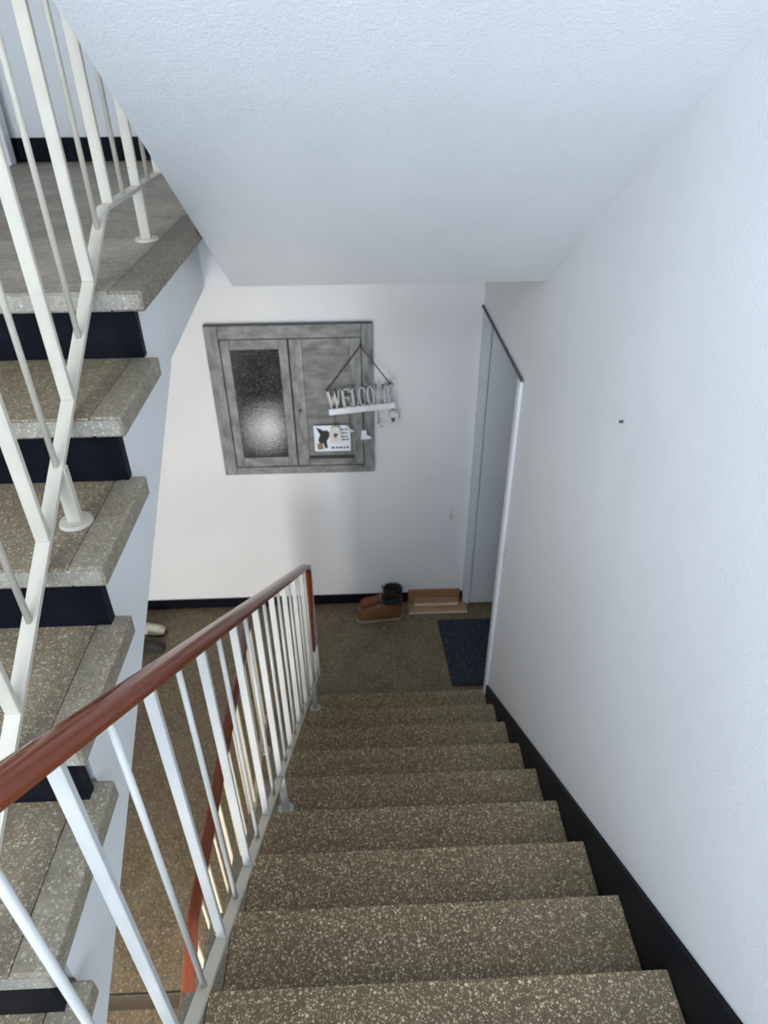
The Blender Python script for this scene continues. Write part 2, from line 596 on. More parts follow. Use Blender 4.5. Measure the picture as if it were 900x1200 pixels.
# door on the upper landing, in the left wall
d2 = obj('door_2', B(XL, XL + 0.02, 2.2, 2.97, CZ, CZ + 2.05, 0.002), M['trim'])
d2['kind'] = 'structure'
d2['label'] = 'white door at the left end of the upper landing'
d2['category'] = 'door'
obj('door_frame', B(XL, XL + 0.045, 2.97, 3.035, CZ, CZ + 2.12, 0.003), M['trim'], d2)
# window behind the viewer
wf = obj('window_1', bm=(lambda b: (box(b, W0, W1, YR - 0.08, YR - 0.03, WZ0, WZ0 + 0.05), box(b, W0, W1, YR - 0.08, YR - 0.03, WZ1 - 0.05, WZ1), box(b, W0, W0 + 0.05, YR - 0.08, YR - 0.03, WZ0, WZ1), box(b, W1 - 0.05, W1, YR - 0.08, YR - 0.03, WZ0, WZ1), b)[-1])(bmesh.new()), mat=M['trim'])
wf['kind'] = 'structure'
# half landing the viewer stands on
bm = bmesh.new()
box(bm, XL, -1.225, YR, -0.795, AZ - 0.2, AZ)
box(bm, -1.224, 0.0, YR, -0.54, AZ - 0.2, AZ)
struct('floor_half_landing', bm, M['steps'])


# ---------------------------------------------------------------- staircases
def flight_body(x0, x1, y0, z0, n, sy, drop, back=0.065):
    """white concrete flight below the treads; y runs from the top nosing outward by sy"""
    pts = []
    for k in range(n):
        yy = y0 + sy * RUN * k - sy * back
        zt = z0 - RISE * k - TT
        pts.append((yy, zt + (RISE if False else 0)))
        pts.append((yy + sy * RUN, zt))
        
    ye = pts[-1][0]
    zl = z0 - drop - RISE / RUN * abs(ye - y0)
    zf = z0 - drop - RISE / RUN * (-back * 1.0)
    pts += [(ye, zl), (y0 - sy * back, zf)]
    return prism(bmesh.new(), pts, 0, x0, x1)


def stairs(root, n, x_main, x_strip, y0, z0, sy, mats, riser_x, back=0.065, recess=None):
    """treads counted from the top: tread k has its nosing at y0+sy*RUN*k and its top at z0-RISE*k"""
    def ext(lo, hi):
        return (min(lo, hi), max(lo, hi))
    ya, yb = ext(y0, y0 - sy * (RUN + back - 0.0))
    base = (0, y0, z0)
    xm = x_main
    tr = obj('tread', B(*xm, ya + 0.0008, yb - 0.0008, z0 - TT + 0.0005, z0, 0.003), mats[0], root, loc=base)
    st = obj('edge_strip', B(*x_strip, ya, yb, z0 - TT, z0 + 0.002, 0.005), mats[1], root, loc=base) if x_strip else None
    rec = recess[0] if recess else back
    ra, rb = ext(y0 - sy * rec, y0 - sy * ((back + 0.006) if recess else (back + 0.02)))
    ri = obj('riser', B(*riser_x, ra, rb, z0 - RISE + 0.001, z0 - TT), mats[2], root, loc=base)
    nf = None
    if len(mats) > 3:
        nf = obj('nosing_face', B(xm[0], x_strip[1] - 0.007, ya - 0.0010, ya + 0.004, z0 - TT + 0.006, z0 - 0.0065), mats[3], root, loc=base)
    for k in range(1, n):
        for o in (tr, st, ri, nf):
            if o is None:
                continue
            c = o.copy()
            COL.objects.link(c)
            c.parent = root
            c.location = o.location + Vector((0, sy * RUN * k, -RISE * k))
            if o is ri and recess:
                d_ = recess[k] - recess[0]
                c.data = o.data.copy()
                for v_ in c.data.vertices:
                    if (v_.co.y < -sy * (back - 0.001)) == (sy > 0) or abs(v_.co.y + sy * rec) < 1e-4:
                        v_.co.y -= sy * d_


# the flight going down in front of the viewer
s1 = thing('staircase', 'brown speckled terrazzo stairs going down along the right wall', 'stairs', (-0.61, 2.16, FLOOR))
stairs(s1, 10, (GX + 0.1485, -0.0145), (RXE, GX + 0.1475), -RUN, RISE, 1, (M['steps'], M['strip_dark'], M['steps']), (RXE + 0.03, -0.001))
pts = []
for k in range(10):
    yy = -RUN + RUN * k - 0.07
    zt = RISE - RISE * k - TT - 0.001
    pts += [(yy - RUN + 0.005, zt), (yy + 0.005, zt)]
pts += [(pts[-1][0], FLOOR + 0.001), (1.62, FLOOR + 0.001), (-0.55, -0.18), (pts[0][0], -0.1)]
obj('stringer', prism(bmesh.new(), pts, 0, RXE + 0.03, -0.001), M['white'], s1)

# the flight going up on the left
s2 = thing('staircase', 'left flight going up, terrazzo treads with black painted risers and a white side', 'stairs', (-1.83, -0.8, AZ))
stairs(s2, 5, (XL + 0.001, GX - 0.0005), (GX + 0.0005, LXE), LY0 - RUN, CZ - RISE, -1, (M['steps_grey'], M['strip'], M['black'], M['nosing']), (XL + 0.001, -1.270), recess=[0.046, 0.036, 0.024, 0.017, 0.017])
obj('riser', B(XL + 0.001, -1.270, LY0 + 0.062, LY0 + 0.085, CZ - RISE + 0.001, CZ - TT), M['black'], s2)
pts = []
for k in range(0, 6):
    yy = LY0 - RUN * k + 0.07
    zt = CZ - RISE * k - TT - 0.001
    if k == 0:
        pts += [(yy + 0.02, zt)]
    else:
        pts += [(yy + RUN - 0.004, zt), (yy - 0.0, zt)]
    pts += [(yy, zt - RISE)] if k < 5 else []
dz = 0.465
pts2 = [(LY0 + 0.30, CZ - TT - 0.002), (LY0 + 0.072, CZ - TT - 0.002)]
for k in range(1, 6):
    yy = LY0 - RUN * k
    zt = CZ - RISE * k - TT - 0.001
    pts2 += [(yy + RUN + 0.072, zt), (yy + 0.072, zt)]
yend = -0.62
pts2 += [(yend, AZ - 0.02), (yend, 0.5 - 0.465 + 0.02)]
# lower line of the slab: 0.465 under the nosing line
line = lambda yy: CZ - dz + RISE / RUN * (yy - LY0)
pts2[-1] = (yend, line(yend))
pts2 += [(1.118, 1.172), (1.13, CZ - TT - 0.002)]
pts2[0] = (1.12, CZ - TT - 0.002)
pts2.pop()
obj('stringer', prism(bmesh.new(), pts2, 0, XL + 0.001, -1.274), M['white'], s2)

# the lower flight from the hall down to the entrance
s3 = thing('staircase', 'lower flight seen as one step edge below the left stairs', 'stairs', (-1.83, -1.2, ENT))
stairs(s3, 7, (XL + 0.001, -1.2), None, 0.62 - RUN, FLOOR - RISE, -1, (M['floor'], M['strip_dark'], M['floor_darkened']), (XL + 0.001, -1.2), back=0.03)
obj('riser', B(XL + 0.001, -1.2, 0.628, 0.648, FLOOR - RISE + 0.001, FLOOR - 0.0465), M['floor_darkened'], s3)

# ---------------------------------------------------------------- railings
CAP = [(-0.025, -0.010), (-0.0255, 0.0), (-0.024, 0.008), (-0.019, 0.0135), (-0.010, 0.0165), (0.0, 0.0175), (0.010, 0.0165), (0.019, 0.0135), (0.024, 0.008), (0.0255, 0.0), (0.025, -0.010), (0.018, -0.0135), (-0.018, -0.0135)]
FLAT = [(-0.0135, -0.005), (-0.0135, 0.005), (0.0135, 0.005), (0.0135, -0.005)]
CAP = [(a * 0.92, b * 0.95) for a, b in CAP]


def flat_bar(x, y, z0, z1, w=0.0104):
    return B(x - w, x + w, y - 0.006, y + 0.006, z0, z1, 0.0012, 1)


def foot(root, x, y, z0, z1, mat):
    p = obj('support_post', B(x - 0.014, x + 0.014, y - 0.009, y + 0.009, z0 + 0.004, z1, 0.0015, 1), mat, root)
    obj('floor_flange', disc(bmesh.new(), (x, y, z0 + 0.0005), 0.034, 0.007, 28, 0.031), mat, p)


def baluster_row(root, ys, fx, flo, fhi, mat, first_thick, w=0.0104):
    for i, y in enumerate(ys):
        x = fx(y)
        if (i % 2 == 0) == first_thick:
            obj('flat_baluster', flat_bar(x, y, flo(y) + 0.004, fhi(y), w), mat, root)
        else:
            obj('round_baluster', tube(bmesh.new(), (x, y, flo(y) + 0.003), (x, y, fhi(y)), 0.0062, 10), mat, root, smooth=True)


# railing of the descending flight
fx = lambda y: -1.10 + 0.018 * y
fl = lambda y: 0.212 - 0.69 * y
fh = lambda y: 1.088 - 0.69 * y
r1 = thing('stair_railing', 'white railing with a red-brown handrail beside the stairs going down', 'railing', (-1.09, 0.932, -0.72))
path = [(fx(y), y, fh(y)) for y in [-0.95, -0.6, -0.3, 0, 0.4, 0.8, 1.2, 1.6, 1.9, 2.06]]
ex, ey, ez = fx(2.1), 2.06, fh(2.06)
a0 = math.atan(0.69)
rad = 0.10
for i in range(1, 9):
    a = a0 + (math.pi / 2 - a0) * i / 8
    path.append((ex + 0.004 * i / 8, ey + rad * (math.sin(a) - math.sin(a0)) + 0.05 * i / 8, ez - rad * (math.cos(a0) - math.cos(a)) - 0.035 * i / 8))
lx_, ly_, lz_ = path[-1]
path += [(lx_, ly_, lz_ - 0.2), (lx_ - 0.004, ly_, -0.80), (lx_ - 0.008, ly_, -1.04)]
hr = obj('handrail', sweep(bmesh.new(), path, CAP), M['handrail'], r1, smooth=True)
for v_ in hr.data.vertices:
    w_ = v_.co + wloc(hr)
    if w_.z < -0.50 and w_.y > 2.1:
        k_ = max(0.62, 1 - (-0.50 - w_.z) * 1.6)
        v_.co.x += (k_ - 1) * (w_.x - (ex + 0.002))
obj('bottom_rail', sweep(bmesh.new(), [(fx(y), y, fl(y)) for y in (-0.95, 0, 1, 2.2)], FLAT), M['bars_cream'], r1)
ys = [-0.1 + 0.135 * i for i in range(-6, 18)]
baluster_row(r1, ys, fx, fl, lambda y: fh(y) - 0.012, M['bars'], False)
foot(r1, -1.100, 0.932, -0.72, fl(0.932), M['bars'])
foot(r1, -1.072, 2.056, -1.44, fl(2.056), M['bars'])
foot(r1, -1.11, -0.72, AZ, fl(-0.72), M['bars'])
obj('end_post', B(fx(2.2) - 0.006, fx(2.2) + 0.022, 2.192, 2.204, fl(2.2), fh(2.16) - 0.03, 0.001, 1), M['bars'], r1)

# railing of the ascending flight, level again on the landing
gx = lambda y: -1.338
r2 = thing('stair_railing', 'cream railing with a kinked bottom rail on the left flight going up', 'railing', (-1.338, 0.442, CZ - 2 * RISE))
gl = lambda y: (0.952 + 0.634 * y) if y < 1.018 else 1.5975
gh = lambda y: gl(y) + 0.87
yy = [-0.95, 0, 0.5, 0.98, 1.005, 1.03, 1.5, 1.88]
zz = [0.952 + 0.634 * t for t in yy[:4]] + [1.588, 1.5975, 1.5975, 1.5975]
obj('bottom_rail', sweep(bmesh.new(), [(-1.338, a, b) for a, b in zip(yy, zz)], FLAT), M['bars_cream'], r2)
obj('handrail', sweep(bmesh.new(), [(-1.338, a, b + 0.87) for a, b in zip(yy, zz)], CAP), M['handrail'], r2, smooth=True)
ys = [0.048 + 0.1305 * i for i in range(-7, 8)] + [1.072 + 0.129 * i for i in range(0, 7)]
baluster_row(r2, ys[:15], gx, gl, lambda y: gh(y) - 0.01, M['bars_cream'], False, 0.013)
baluster_row(r2, ys[15:], gx, gl, lambda y: gh(y) - 0.01, M['bars_cream'], True, 0.013)
foot(r2, -1.335, 0.442, CZ - 2 * RISE, gl(0.442), M['bars_cream'])
foot(r2, -1.338, 1.335, CZ, 1.5975, M['bars_cream'])
foot(r2, -1.338, -0.46, CZ - 5 * RISE, gl(-0.46), M['bars_cream'])

# railing down in the hall, level, then dipping over the lower flight
r3 = thing('stair_railing', 'lower railing with an orange-brown handrail seen between the near balusters', 'railing', (-1.38, 1.2, FLOOR))
yk = 0.46
hz = lambda y: -0.612 if y > yk else -0.612 - 0.60 * (yk - y)
path = [(-1.38, y, hz(y)) for y in (-0.75, -0.3, 0.1, 0.38)] + [(-1.38, yk - 0.03, -0.62), (-1.38, yk + 0.03, -0.613)] + [(-1.38, y, -0.612) for y in (0.55, 1.2, 2.05)]
obj('handrail', sweep(bmesh.new(), path, CAP), M['handrail'], r3, smooth=True)
bl = lambda y: hz(y) - 0.87
obj('bottom_rail', sweep(bmesh.new(), [(-1.38, y, bl(y)) for y in (-0.75, -0.3, 0.1, 0.38, 0.46, 0.55, 1.2, 2.05)], FLAT), M['cream'], r3)
ys = [0.04 + 0.13 * i for i in range(-5, 16)]
baluster_row(r3, ys, lambda y: -1.38, bl, lambda y: hz(y) - 0.01, M['cream'], True, 0.008)
foot(r3, -1.38, 0.80, FLOOR, bl(0.8), M['cream'])
foot(r3, -1.38, 1.9, FLOOR, bl(1.9), M['cream'])

# ---------------------------------------------------------------- shuttered window panel on the back wall
YP = 3.185
pw = thing('wall_panel', 'grey weathered mock window with two shutters hanging on the back wall', 'wall decoration', (-1.155, YB, 0.07))
fx0, fx1, fz0, fz1 = -1.652, -0.660, -0.430, 0.580
ix0, ix1, iz0, iz1 = -1.572, -0.726, -0.376, 0.500
obj('backing', B(fx0 + 0.005, fx1 - 0.005, YP + 0.018, YB - 0.001, fz0 + 0.005, fz1 - 0.005), M['gw_dark'], pw)
obj('frame_upright', B(fx0, ix0, YP, YB - 0.002, fz0, fz1, 0.003, 1), M['gw_v'], pw)
obj('frame_upright', B(ix1, fx1, YP, YB - 0.002, fz0, fz1, 0.003, 1), M['gw_v'], pw)
obj('frame_crossbar', B(ix0 + 0.001, ix1 - 0.001, YP, YB - 0.002, iz1, fz1, 0.003, 1), M['gw_h'], pw)
obj('frame_crossbar', B(ix0 + 0.001, ix1 - 0.001, YP, YB - 0.002, fz0, iz0, 0.003, 1), M['gw_h'], pw)
obj('dusty_top', B(fx0, fx1, YP + 0.002, YB - 0.003, fz1, fz1 + 0.004), M['dust_shadow'], pw)


def sash(x0, x1, px0, px1, pz0, pz1, inner, name, depth):
    g = 0.005
    s = obj('shutter', B(x0 + g, px0, YP + 0.004, YP + 0.026, iz0 + g, iz1 - g, 0.002, 1), M['gw_v'], pw)
    obj('stile', B(px1, x1 - g, YP + 0.004, YP + 0.026, iz0 + g, iz1 - g, 0.002, 1), M['gw_v'], s)
    obj('top_bar', B(px0 + .001, px1 - .001, YP + 0.0045, YP + 0.026, pz1, iz1 - g, 0.002, 1), M['gw_h'], s)
    obj('bottom_bar', B(px0 + .001, px1 - .001, YP + 0.0045, YP + 0.026, iz0 + g, pz0, 0.002, 1), M['gw_h'], s)
    obj(name, B(px0 - 0.001, px1 + 0.001, YP + depth, YP + depth + 0.008, pz0 - 0.001, pz1 + 0.001), inner, s)
    return s


sash(ix0, -1.164, -1.514, -1.222, -0.303, 0.434, M['glass'], 'glass_pane', 0.012)
s = sash(-1.164, ix1, -1.084, -0.798, -0.302, 0.431, M['gw_panel'], 'wood_panel', 0.013)
obj('panel_sill', B(-1.09, -0.79, YP - 0.004, YP + 0.012, -0.322, -0.303, 0.002, 1), M['gw_dark'], s)
kb = bmesh.new()
bmesh.ops.create_uvsphere(kb, u_segments=12, v_segments=8, radius=0.010, matrix=Matrix.Translation((-1.124, YP - 0.003, 0.03)))
obj('knob', kb, M['steel'], pw, smooth=True)

# card with the dog picture, tucked on the right shutter
cd = thing('printed_card', 'white printed card with a dark dog picture leaning on the right shutter', 'card', (-0.93, YP, -0.27))
obj('card', B(-1.047, -0.812, YP - 0.008, YP - 0.004, -0.262, -0.075, 0.001, 1), M['card'], cd)
YC = YP - 0.0085
dog = [(-1.035, -0.085), (-1.005, -0.098), (-0.985, -0.112), (-0.962, -0.108), (-0.945, -0.125), (-0.95, -0.16), (-0.968, -0.185), (-0.962, -0.235), (-0.98, -0.24), (-0.99, -0.2), (-1.01, -0.205), (-1.022, -0.18), (-1.008, -0.14), (-1.02, -0.112)]
obj('dog_picture', prism(bmesh.new(), dog, 1, YC - 0.0005, YC + 0.0006), M['ink'], cd)
obj('dog_muzzle', prism(bmesh.new(), [(-1.03, -0.205), (-0.995, -0.2), (-0.988, -0.245), (-1.028, -0.25)], 1, YC - 0.0005, YC + 0.0006), M['tan_print'], cd)
bm = bmesh.new()
random.seed(3)
for i, zz_ in enumerate((-0.105, -0.13, -0.155, -0.178)):
    x = -0.885
    while x < -0.83:
        w = random.uniform(0.01, 0.022)
        box(bm, x, min(x + w, -0.822), YC - 0.0004, YC + 0.0005, zz_ - 0.005, zz_ + 0.004)
        x += w + 0.005
x = -0.94
while x < -0.835:
    w = random.uniform(0.012, 0.025)
    box(bm, x, min(x + w, -0.825), YC - 0.0004, YC + 0.0005, -0.242, -0.230)
    x += w + 0.006
obj('small_print', bm, M['darkgrey'], cd, kind='stuff')

# ---------------------------------------------------------------- hanging WELCOME sign
ws = thing('welcome_sign', 'white cut-out WELCOME sign hanging askew on twine with small tags', 'sign', (-0.734, YP - 0.03, 0.453))
YS0, YS1 = YP - 0.034, YP - 0.022
ang = math.atan2(0.039, 0.416)
ca, sa = math.cos(ang), math.sin(ang)
OX, OZ = -0.942, 0.046            # left end of the bar's top edge


def S(u, w):
    """sign coordinates (along, up) to wall coordinates"""
    return (OX + u * ca - w * sa, OZ + u * sa + w * ca)


def stroke(bm, p, q, t0, horizontal=False):
    (a, b), (c, d) = p, q
    t0 *= 1.15
    if abs(d - b) < 1e-6:
        pts = [(a, b - t0 / 2), (c, d - t0 / 2), (c, d + t0 / 2), (a, b + t0 / 2)]
    else:
        pts = [(a - t0 / 2, b), (a + t0 / 2, b), (c + t0 / 2, d), (c - t0 / 2, d)]
    prism(bm, [S(*x) for x in pts], 1, YS0, YS1)


def ring(bm, cx, cz, rx, rz, tx, tz, a0, a1, n=22):
    o = [(cx + rx * math.cos(a0 + (a1 - a0) * i / n), cz + rz * math.sin(a0 + (a1 - a0) * i / n)) for i in range(n + 1)]
    k = [(cx + (rx - tx) * math.cos(a0 + (a1 - a0) * i / n), cz + (rz - tz) * math.sin(a0 + (a1 - a0) * i / n)) for i in range(n + 1)]
    for i in range(n):
        prism(bm, [S(*o[i]), S(*o[i + 1]), S(*k[i + 1]), S(*k[i])], 1, YS0, YS1)


H = 0.130
def letter_W(x, w):
    b = bmesh.new()
    xs = [x + 0.010, x + w * 0.30, x + w * 0.5, x + w * 0.70, x + w - 0.008]
    stroke(b, (xs[0], H), (xs[1], 0), 0.016)
    stroke(b, (xs[1], 0), (xs[2], H * 0.92), 0.008)
    stroke(b, (xs[2], H * 0.92), (xs[3], 0), 0.016)
    stroke(b, (xs[3], 0), (xs[4], H), 0.008)
    stroke(b, (x - 0.006, H - 0.003), (x + w * 0.27, H - 0.003), 0.006)
    stroke(b, (x + w * 0.8, H - 0.003), (x + w + 0.004, H - 0.003), 0.006)
    return b
def letter_E(x, w):
    b = bmesh.new()
    stroke(b, (x + 0.012, 0), (x + 0.012, H), 0.014)
    stroke(b, (x, H - 0.004), (x + w, H - 0.004), 0.008)
    stroke(b, (x, 0.004), (x + w, 0.004), 0.008)
    stroke(b, (x + 0.012, H * .52), (x + w * .75, H * .52), 0.008)
    stroke(b, (x + w - 0.004, H - 0.03), (x + w - 0.003, H), 0.007)
    stroke(b, (x + w - 0.004, 0.03), (x + w - 0.003, 0), 0.007)
    stroke(b, (x + w * .75, H * .52 - 0.012), (x + w * .75, H * .52 + 0.012), 0.006)
    return b
def letter_L(x, w):
    b = bmesh.new()
    stroke(b, (x + 0.012, 0), (x + 0.012, H), 0.014)
    stroke(b, (x, H - 0.004), (x + 0.026, H - 0.004), 0.007)
    stroke(b, (x, 0.004), (x + w, 0.004), 0.008)
    stroke(b, (x + w - 0.004, 0.032), (x + w - 0.003, 0), 0.007)
    return b
def letter_C(x, w):
    b = bmesh.new()
    ring(b, x + w / 2, H / 2, w / 2, H / 2, 0.013, 0.008, R(48), R(312))
    stroke(b, (x + w - 0.008, H * .70), (x + w - 0.006, H * .92), 0.008)
    return b
def letter_O(x, w):
    b = bmesh.new()
    ring(b, x + w / 2, H / 2, w / 2, H / 2, 0.013, 0.008, 0, 2 * math.pi)
    return b
def letter_M(x, w):
    b = bmesh.new()
    stroke(b, (x + 0.007, 0), (x + 0.009, H), 0.007)
    stroke(b, (x + 0.010, H), (x + w / 2, 0.01), 0.014)
    stroke(b, (x + w / 2, 0.01), (x + w - 0.012, H), 0.007)
    stroke(b, (x + w - 0.010, 0), (x + w - 0.010, H), 0.014)
    stroke(b, (x - 0.002, 0.003), (x + 0.018, 0.003), 0.006)
    stroke(b, (x - 0.004, H - 0.003), (x + 0.016, H - 0.003), 0.006)
    stroke(b, (x + w - 0.022, 0.003), (x + w + 0.002, 0.003), 0.006)
    stroke(b, (x + w - 0.018, H - 0.003), (x + w + 0.002, H - 0.003), 0.006)
    return b


for fn, x, w in ((letter_W, 0.0, 0.088), (letter_E, 0.090, 0.056), (letter_L, 0.149, 0.042), (letter_C, 0.193, 0.052), (letter_O, 0.247, 0.052), (letter_M, 0.302, 0.066), (letter_E, 0.371, 0.048)):
    obj('letter', fn(x, w), M['letter'], ws)
bm = prism(bmesh.new(), [S(0.0, 0.002), S(0.418, 0.002), S(0.418, -0.037), S(0.0, -0.037)], 1, YS0 - 0.001, YS1 + 0.001)
bar = obj('bar', bm, M['signwhite'], ws)
YT = (YS0 + YS1) / 2
tops_ = [S(0.008, H - 0.004), S(0.400, H - 0.004)]
for x_, z_ in tops_:
    obj('twine', tube(bmesh.new(), (-0.734, YT + 0.004, 0.453), (x_, YT, z_), 0.0038, 6), M['twine'], ws)
    kb = bmesh.new()
    bmesh.ops.create_uvsphere(kb, u_segments=8, v_segments=6, radius=0.009, matrix=Matrix.Translation((x_, YT - 0.002, z_ + 0.004)))
    obj('knot', kb, M['twine'], ws)
obj('hook_nail', tube(bmesh.new(), (-0.734, YP - 0.032, 0.455), (-0.734, YP + 0.002, 0.453), 0.004, 8), M['steel'], ws)


def hang(u, length, shape, mat, extra=None):
    x0, z0 = S(u, -0.03)
    x1, z1 = x0 + 0.002, z0 - length
    c = obj('tag_cord', tube(bmesh.new(), (x0, YT, z0), (x1, YT, z1), 0.0028, 6), M['twine'], ws)
    b_ = prism(bmesh.new(), [(x1 + a, z1 + b) for a, b in shape], 1, YT - 0.005, YT + 0.005)
    t_ = obj('tag', b_, mat, c)
    if extra:
        obj('heart_mark', prism(bmesh.new(), [(x1 + a, z1 + b) for a, b in extra], 1, YT - 0.0062, YT - 0.0048), M['darkgrey'], c)


arch = [(-0.036, -0.115)] + [(0.036 * -math.cos(t), -0.045 + 0.045 * math.sin(t)) for t in [math.pi * i / 8 for i in range(9)]] + [(0.036, -0.115)]
heart = [(0.0, -0.085), (-0.014, -0.062), (-0.012, -0.050), (-0.004, -0.050), (0.0, -0.056), (0.004, -0.050), (0.012, -0.050), (0.014, -0.062)]
boot_s = [(-0.016, 0.0), (0.014, 0.0), (0.017, -0.035), (0.042, -0.045), (0.046, -0.062), (-0.022, -0.064)]
bird = [(-0.02, 0.01), (-0.008, 0.004), (0.008, -0.018), (0.03, -0.026), (0.03, -0.034), (0.004, -0.034), (-0.012, -0.02)]
heart_b = [(0.0, -0.062), (-0.034, -0.026), (-0.030, -0.004), (-0.012, 0.002), (0.0, -0.012), (0.012, 0.002), (0.030, -0.004), (0.034, -0.026)]
hang(0.030, 0.088, arch, M['tag'], heart)
hang(0.122, 0.105, bird, M['tag'])
hang(0.215, 0.140, boot_s, M['signwhite'])
hang(0.308, 0.100, [(a * .7, b * .5) for a, b in boot_s], M['tag'])
hang(0.402, 0.022, [(a * .9, b * .85) for a, b in arch], M['tag'], heart)


# ---------------------------------------------------------------- shoes
def ell(cx, cy, z, rx, ry, n=18, p=2.3):
    out = []
    for i in range(n):
        t = 2 * math.pi * i / n
        c, s_ = math.cos(t), math.sin(t)
        out.append((cx + rx * math.copysign(abs(c) ** (2 / p), c), cy + ry * math.copysign(abs(s_) ** (2 / p), s_), z))
    return out


def boot(name, label, x0, y0, yaw, L=0.34):
    """ankle boot, toe towards -x"""
    t = thing(name, label, 'boot', (x0, y0, FLOOR), 'tan boots by the back wall')
    mt = Matrix.Translation((x0, y0, FLOOR)) @ Matrix.Rotation(yaw, 4, 'Z')
    T = lambda p: tuple(mt @ Vector(p))
    # outline half-widths along the length (toe at -L/2)
    prof = [(-0.5, 0.012), (-0.485, 0.028), (-0.44, 0.042), (-0.36, 0.050), (-0.24, 0.053), (-0.1, 0.047), (0.05, 0.040), (0.2, 0.038), (0.34, 0.041), (0.44, 0.036), (0.485, 0.024), (0.5, 0.010)]
    pts = [(a * L, w) for a, w in prof] + [(a * L, -w) for a, w in reversed(prof)]
    rings = []
    for z, s_ in ((0.001, 0.97), (0.006, 1.03), (0.020, 1.04), (0.024, 1.0)):
        rings.append([T((a * (1 + (s_ - 1) * .4), w * s_, z)) for a, w in pts])
    obj('sole', loft(bmesh.new(), rings), M['sole'], t)
    # upper: cross sections along the length
    secs = [(-0.49, 0.018, 0.018), (-0.46, 0.034, 0.038), (-0.40, 0.045, 0.055), (-0.30, 0.051, 0.068), (-0.18, 0.050, 0.078), (-0.06, 0.045, 0.095), (0.05, 0.042, 0.112), (0.16, 0.041, 0.122), (0.28, 0.041, 0.124), (0.38, 0.039, 0.120), (0.45, 0.032, 0.108), (0.485, 0.018, 0.08)]
    rings = []
    for a, w, h in secs:
        r_ = []
        for i in range(17):
            th = math.pi * i / 16
            c, s_ = math.cos(th), math.sin(th)
            r_.append(T((a * L, w * math.copysign(abs(c) ** 0.75, c), 0.022 + h * abs(s_) ** 0.8)))
        rings.append(r_)
    obj('upper', loft(bmesh.new(), rings), M['leather'], t, smooth=True)
    # shaft and padded collar
    sh = [T(p) for p in []]
    rings = [[T((q_[0] + 0.002 * k_, q_[1], q_[2])) for q_ in ell(0.078 + 0.002 * k_, 0, 0.105 + 0.016 * k_, 0.066 - 0.0015 * k_, 0.043)] for k_ in range(5)]
    obj('shaft', loft(bmesh.new(), rings, cap=False), M['leather'], t, smooth=True)
    rings = []
    for z, g_ in ((0.150, 0.000), (0.168, 0.011), (0.188, 0.012), (0.204, 0.004), (0.200, -0.008), (0.170, -0.012), (0.12, -0.012)):
        rings.append([T(q_) for q_ in ell(0.088, 0, z, 0.062 + g_, 0.042 + g_)])
    b_ = loft(bmesh.new(), rings, cap=False)
    vs = [v_ for v_ in b_.verts][-18:]
    b_.faces.new(vs)
    obj('collar', b_, M['lining'], t, smooth=True)
    tn = [T(p) for p in ((0.03, -0.02, 0.13), (0.03, 0.02, 0.13), (0.005, 0.018, 0.215), (0.005, -0.018, 0.215))]
    tn2 = [T(p) for p in ((0.037, -0.02, 0.13), (0.037, 0.02, 0.13), (0.012, 0.018, 0.215), (0.012, -0.018, 0.215))]
    obj('tongue', loft(bmesh.new(), [tn, tn2]), M['grey_tab'], t)
    for j in range(3):
        u = -0.14 + 0.055 * j
        hgt = 0.022 + 0.082 + 0.012 * j
        obj('lace', tube(bmesh.new(), T((u * L, -0.024, hgt - 0.008)), T((u * L + 0.006, 0.024, hgt - 0.006)), 0.0032, 6), M['tan_print'], t)
    return t


boot('boot', 'tan suede boot in front, nearer the stairs, with a dark lined collar', -0.648, 3.035, R(3))
boot('boot', 'tan suede boot behind, half hidden by the front boot against the wall', -0.628, 3.150, R(-2))


def slipper(name, label, x0, y0, yaw, mat):
    t = thing(name, label, 'shoe', (x0, y0, FLOOR), 'house shoes behind the left flight')
    mt = Matrix.Translation((x0, y0, FLOOR)) @ Matrix.Rotation(yaw, 4, 'Z')
    T = lambda p: tuple(mt @ Vector(p))
    L = 0.27
    prof = [(-0.5, 0.010), (-0.46, 0.028), (-0.35, 0.036), (-0.1, 0.033), (0.1, 0.040), (0.3, 0.047), (0.43, 0.040), (0.485, 0.024), (0.5, 0.008)]
    pts = [(a * L, w) for a, w in prof] + [(a * L, -w) for a, w in reversed(prof)]
    obj('sole', loft(bmesh.new(), [[T((a, w, z)) for a, w in pts] for z in (0.001, 0.018)]), M['darksole'], t)
    secs = [(-0.02, 0.040, 0.062), (0.1, 0.043, 0.060), (0.22, 0.046, 0.055), (0.34, 0.044, 0.045), (0.43, 0.036, 0.032), (0.48, 0.020, 0.018)]
    ou, inn = [], []
    for a, w, h in secs:
        ou.append([T((a * L, w * math.cos(math.pi * i / 14), 0.016 + h * math.sin(math.pi * i / 14))) for i in range(15)])
        inn.append([T((a * L - 0.004, (w - 0.006) * math.cos(math.pi * i / 14), 0.018 + (h - 0.008) * math.sin(math.pi * i / 14))) for i in range(15)])
    b_ = loft(bmesh.new(), list(reversed(inn)) + ou, cap=False, closed=False)
    obj('vamp', b_, mat, t, smooth=True)
    b_ = bmesh.new()
    rim = ou[0]
    for p, q_ in zip(rim, rim[1:]):
        tube(b_, p, q_, 0.006, 6)
    obj('rim', b_, mat, t)
    return t


slipper('slipper', 'beige slipper toe poking out behind the white side of the left flight', -2.345, 2.965, R(-8), M['slipper'])
slipper('slipper', 'dark slipper toe beside the beige one behind the left flight', -2.318, 2.80, R(-8), M['darksole'])

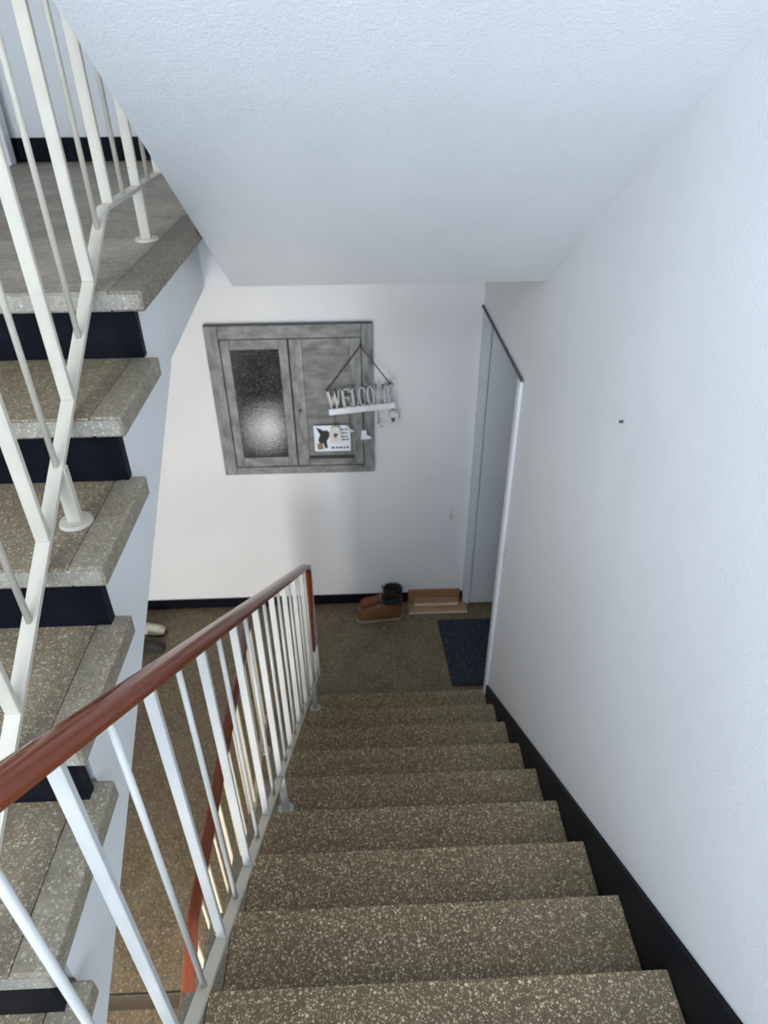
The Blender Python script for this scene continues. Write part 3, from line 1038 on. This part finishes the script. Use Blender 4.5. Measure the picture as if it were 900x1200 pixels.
# ---------------------------------------------------------------- planks, mat, small marks
g = 'pine boards by the door'
def plank(x0, x1, y0, y1, z0, z1, mat, label):
    o = tag(obj('plank', B(x0, x1, y0, y1, z0, z1, 0.0015), mat, loc=((x0 + x1) / 2, (y0 + y1) / 2, z0)), label, 'board', g)
    obj('sawn_edge', B(x0 + 0.002, x1 - 0.002, y0 - 0.0012, y0 + 0.002, z0 + 0.0015, z1 - 0.0015), M['sawn'], o)
    return o


plank(-0.420, 0.022, 3.062, 3.165, FLOOR + 0.0005, FLOOR + 0.019, M['wood'], 'frontmost pine board lying flat on the floor beside the boots')
plank(-0.376, -0.042, 3.128, 3.194, FLOOR + 0.0215, FLOOR + 0.046, M['wood'], 'short pine board lying on top of the front board')
o = tag(obj('plank', B(-0.418, -0.022, 3.197, 3.2075, FLOOR + 0.0005, FLOOR + 0.120, 0.0015), M['wood_orange'], loc=(-0.22, 3.2, FLOOR)), 'rear orange pine board standing on edge against the back wall', 'board', g)
mt_ = thing('doormat', 'dark navy doormat with a pebbled pile in the doorway', 'doormat', (0.05, 2.66, FLOOR))
poly = [(-0.216, 2.985), (-0.181, 2.345), (0.30, 2.345), (0.30, 2.985)]
obj('rubber_base', prism(bmesh.new(), poly, 2, FLOOR + 0.0005, FLOOR + 0.006), M['darksole'], mt_)
bm = bmesh.new()
random.seed(5)
prism(bm, [(-0.206, 2.977), (-0.172, 2.353), (0.292, 2.353), (0.292, 2.977)], 2, FLOOR + 0.006, FLOOR + 0.010)
for i in range(24):
    for j in range(32):
        x = -0.195 + i * 0.0205 + (0.01 if j % 2 else 0)
        y = 2.36 + j * 0.0193
        if x < -0.17 - 0.055 * (y - 2.36) * 1.0 + 0.0 and x < -0.205 + 0.04:
            pass
        if x < -0.172 - 0.034 * (y - 2.353) / 0.624 + 0.008 or x > 0.285:
            continue
        r_ = bmesh.ops.create_cone(bm, cap_ends=True, segments=6, radius1=0.0075, radius2=0.003, depth=0.006, matrix=Matrix.Translation((x, y, FLOOR + 0.012)))
pile = obj('pile', bm, M['mat'], mt_)
pile['kind'] = 'stuff'

nl = obj('wall_screw', tube(bmesh.new(), (-0.010, 0.971, 1.03), (0.004, 0.971, 1.03), 0.0045, 10), M['steel'], loc=(0, 0.971, 1.03))
tag(nl, 'small dark screw left in the white wall on the right', 'screw')
bm = bmesh.new()
random.seed(11)
for y_, z_, w_, h_ in ((2.085, -0.27, 0.010, 0.035), (2.072, -0.305, 0.014, 0.022), (2.095, -0.33, 0.010, 0.03), (2.08, -0.37, 0.012, 0.032)):
    pts = [(y_ + w_ * math.cos(t) * random.uniform(.7, 1.2), z_ + h_ * math.sin(t) * random.uniform(.7, 1.2)) for t in [2 * math.pi * i / 9 for i in range(9)]]
    prism(bm, pts, 0, -0.0015, 0.0005)
cp = obj('plaster_chip', bm, M['chipwhite'], bpy.data.objects['wall_right'])

bm = bmesh.new()
prism(bm, [(-0.118 + 0.012 * math.cos(t) * (1.3 if i % 2 else .8), -0.83 + 0.045 * math.sin(t)) for i, t in enumerate([2 * math.pi * i / 10 for i in range(10)])], 1, YB - 0.0015, YB + 0.0005)
obj('plaster_chip', bm, M['chipwhite'], bpy.data.objects['wall_back'])
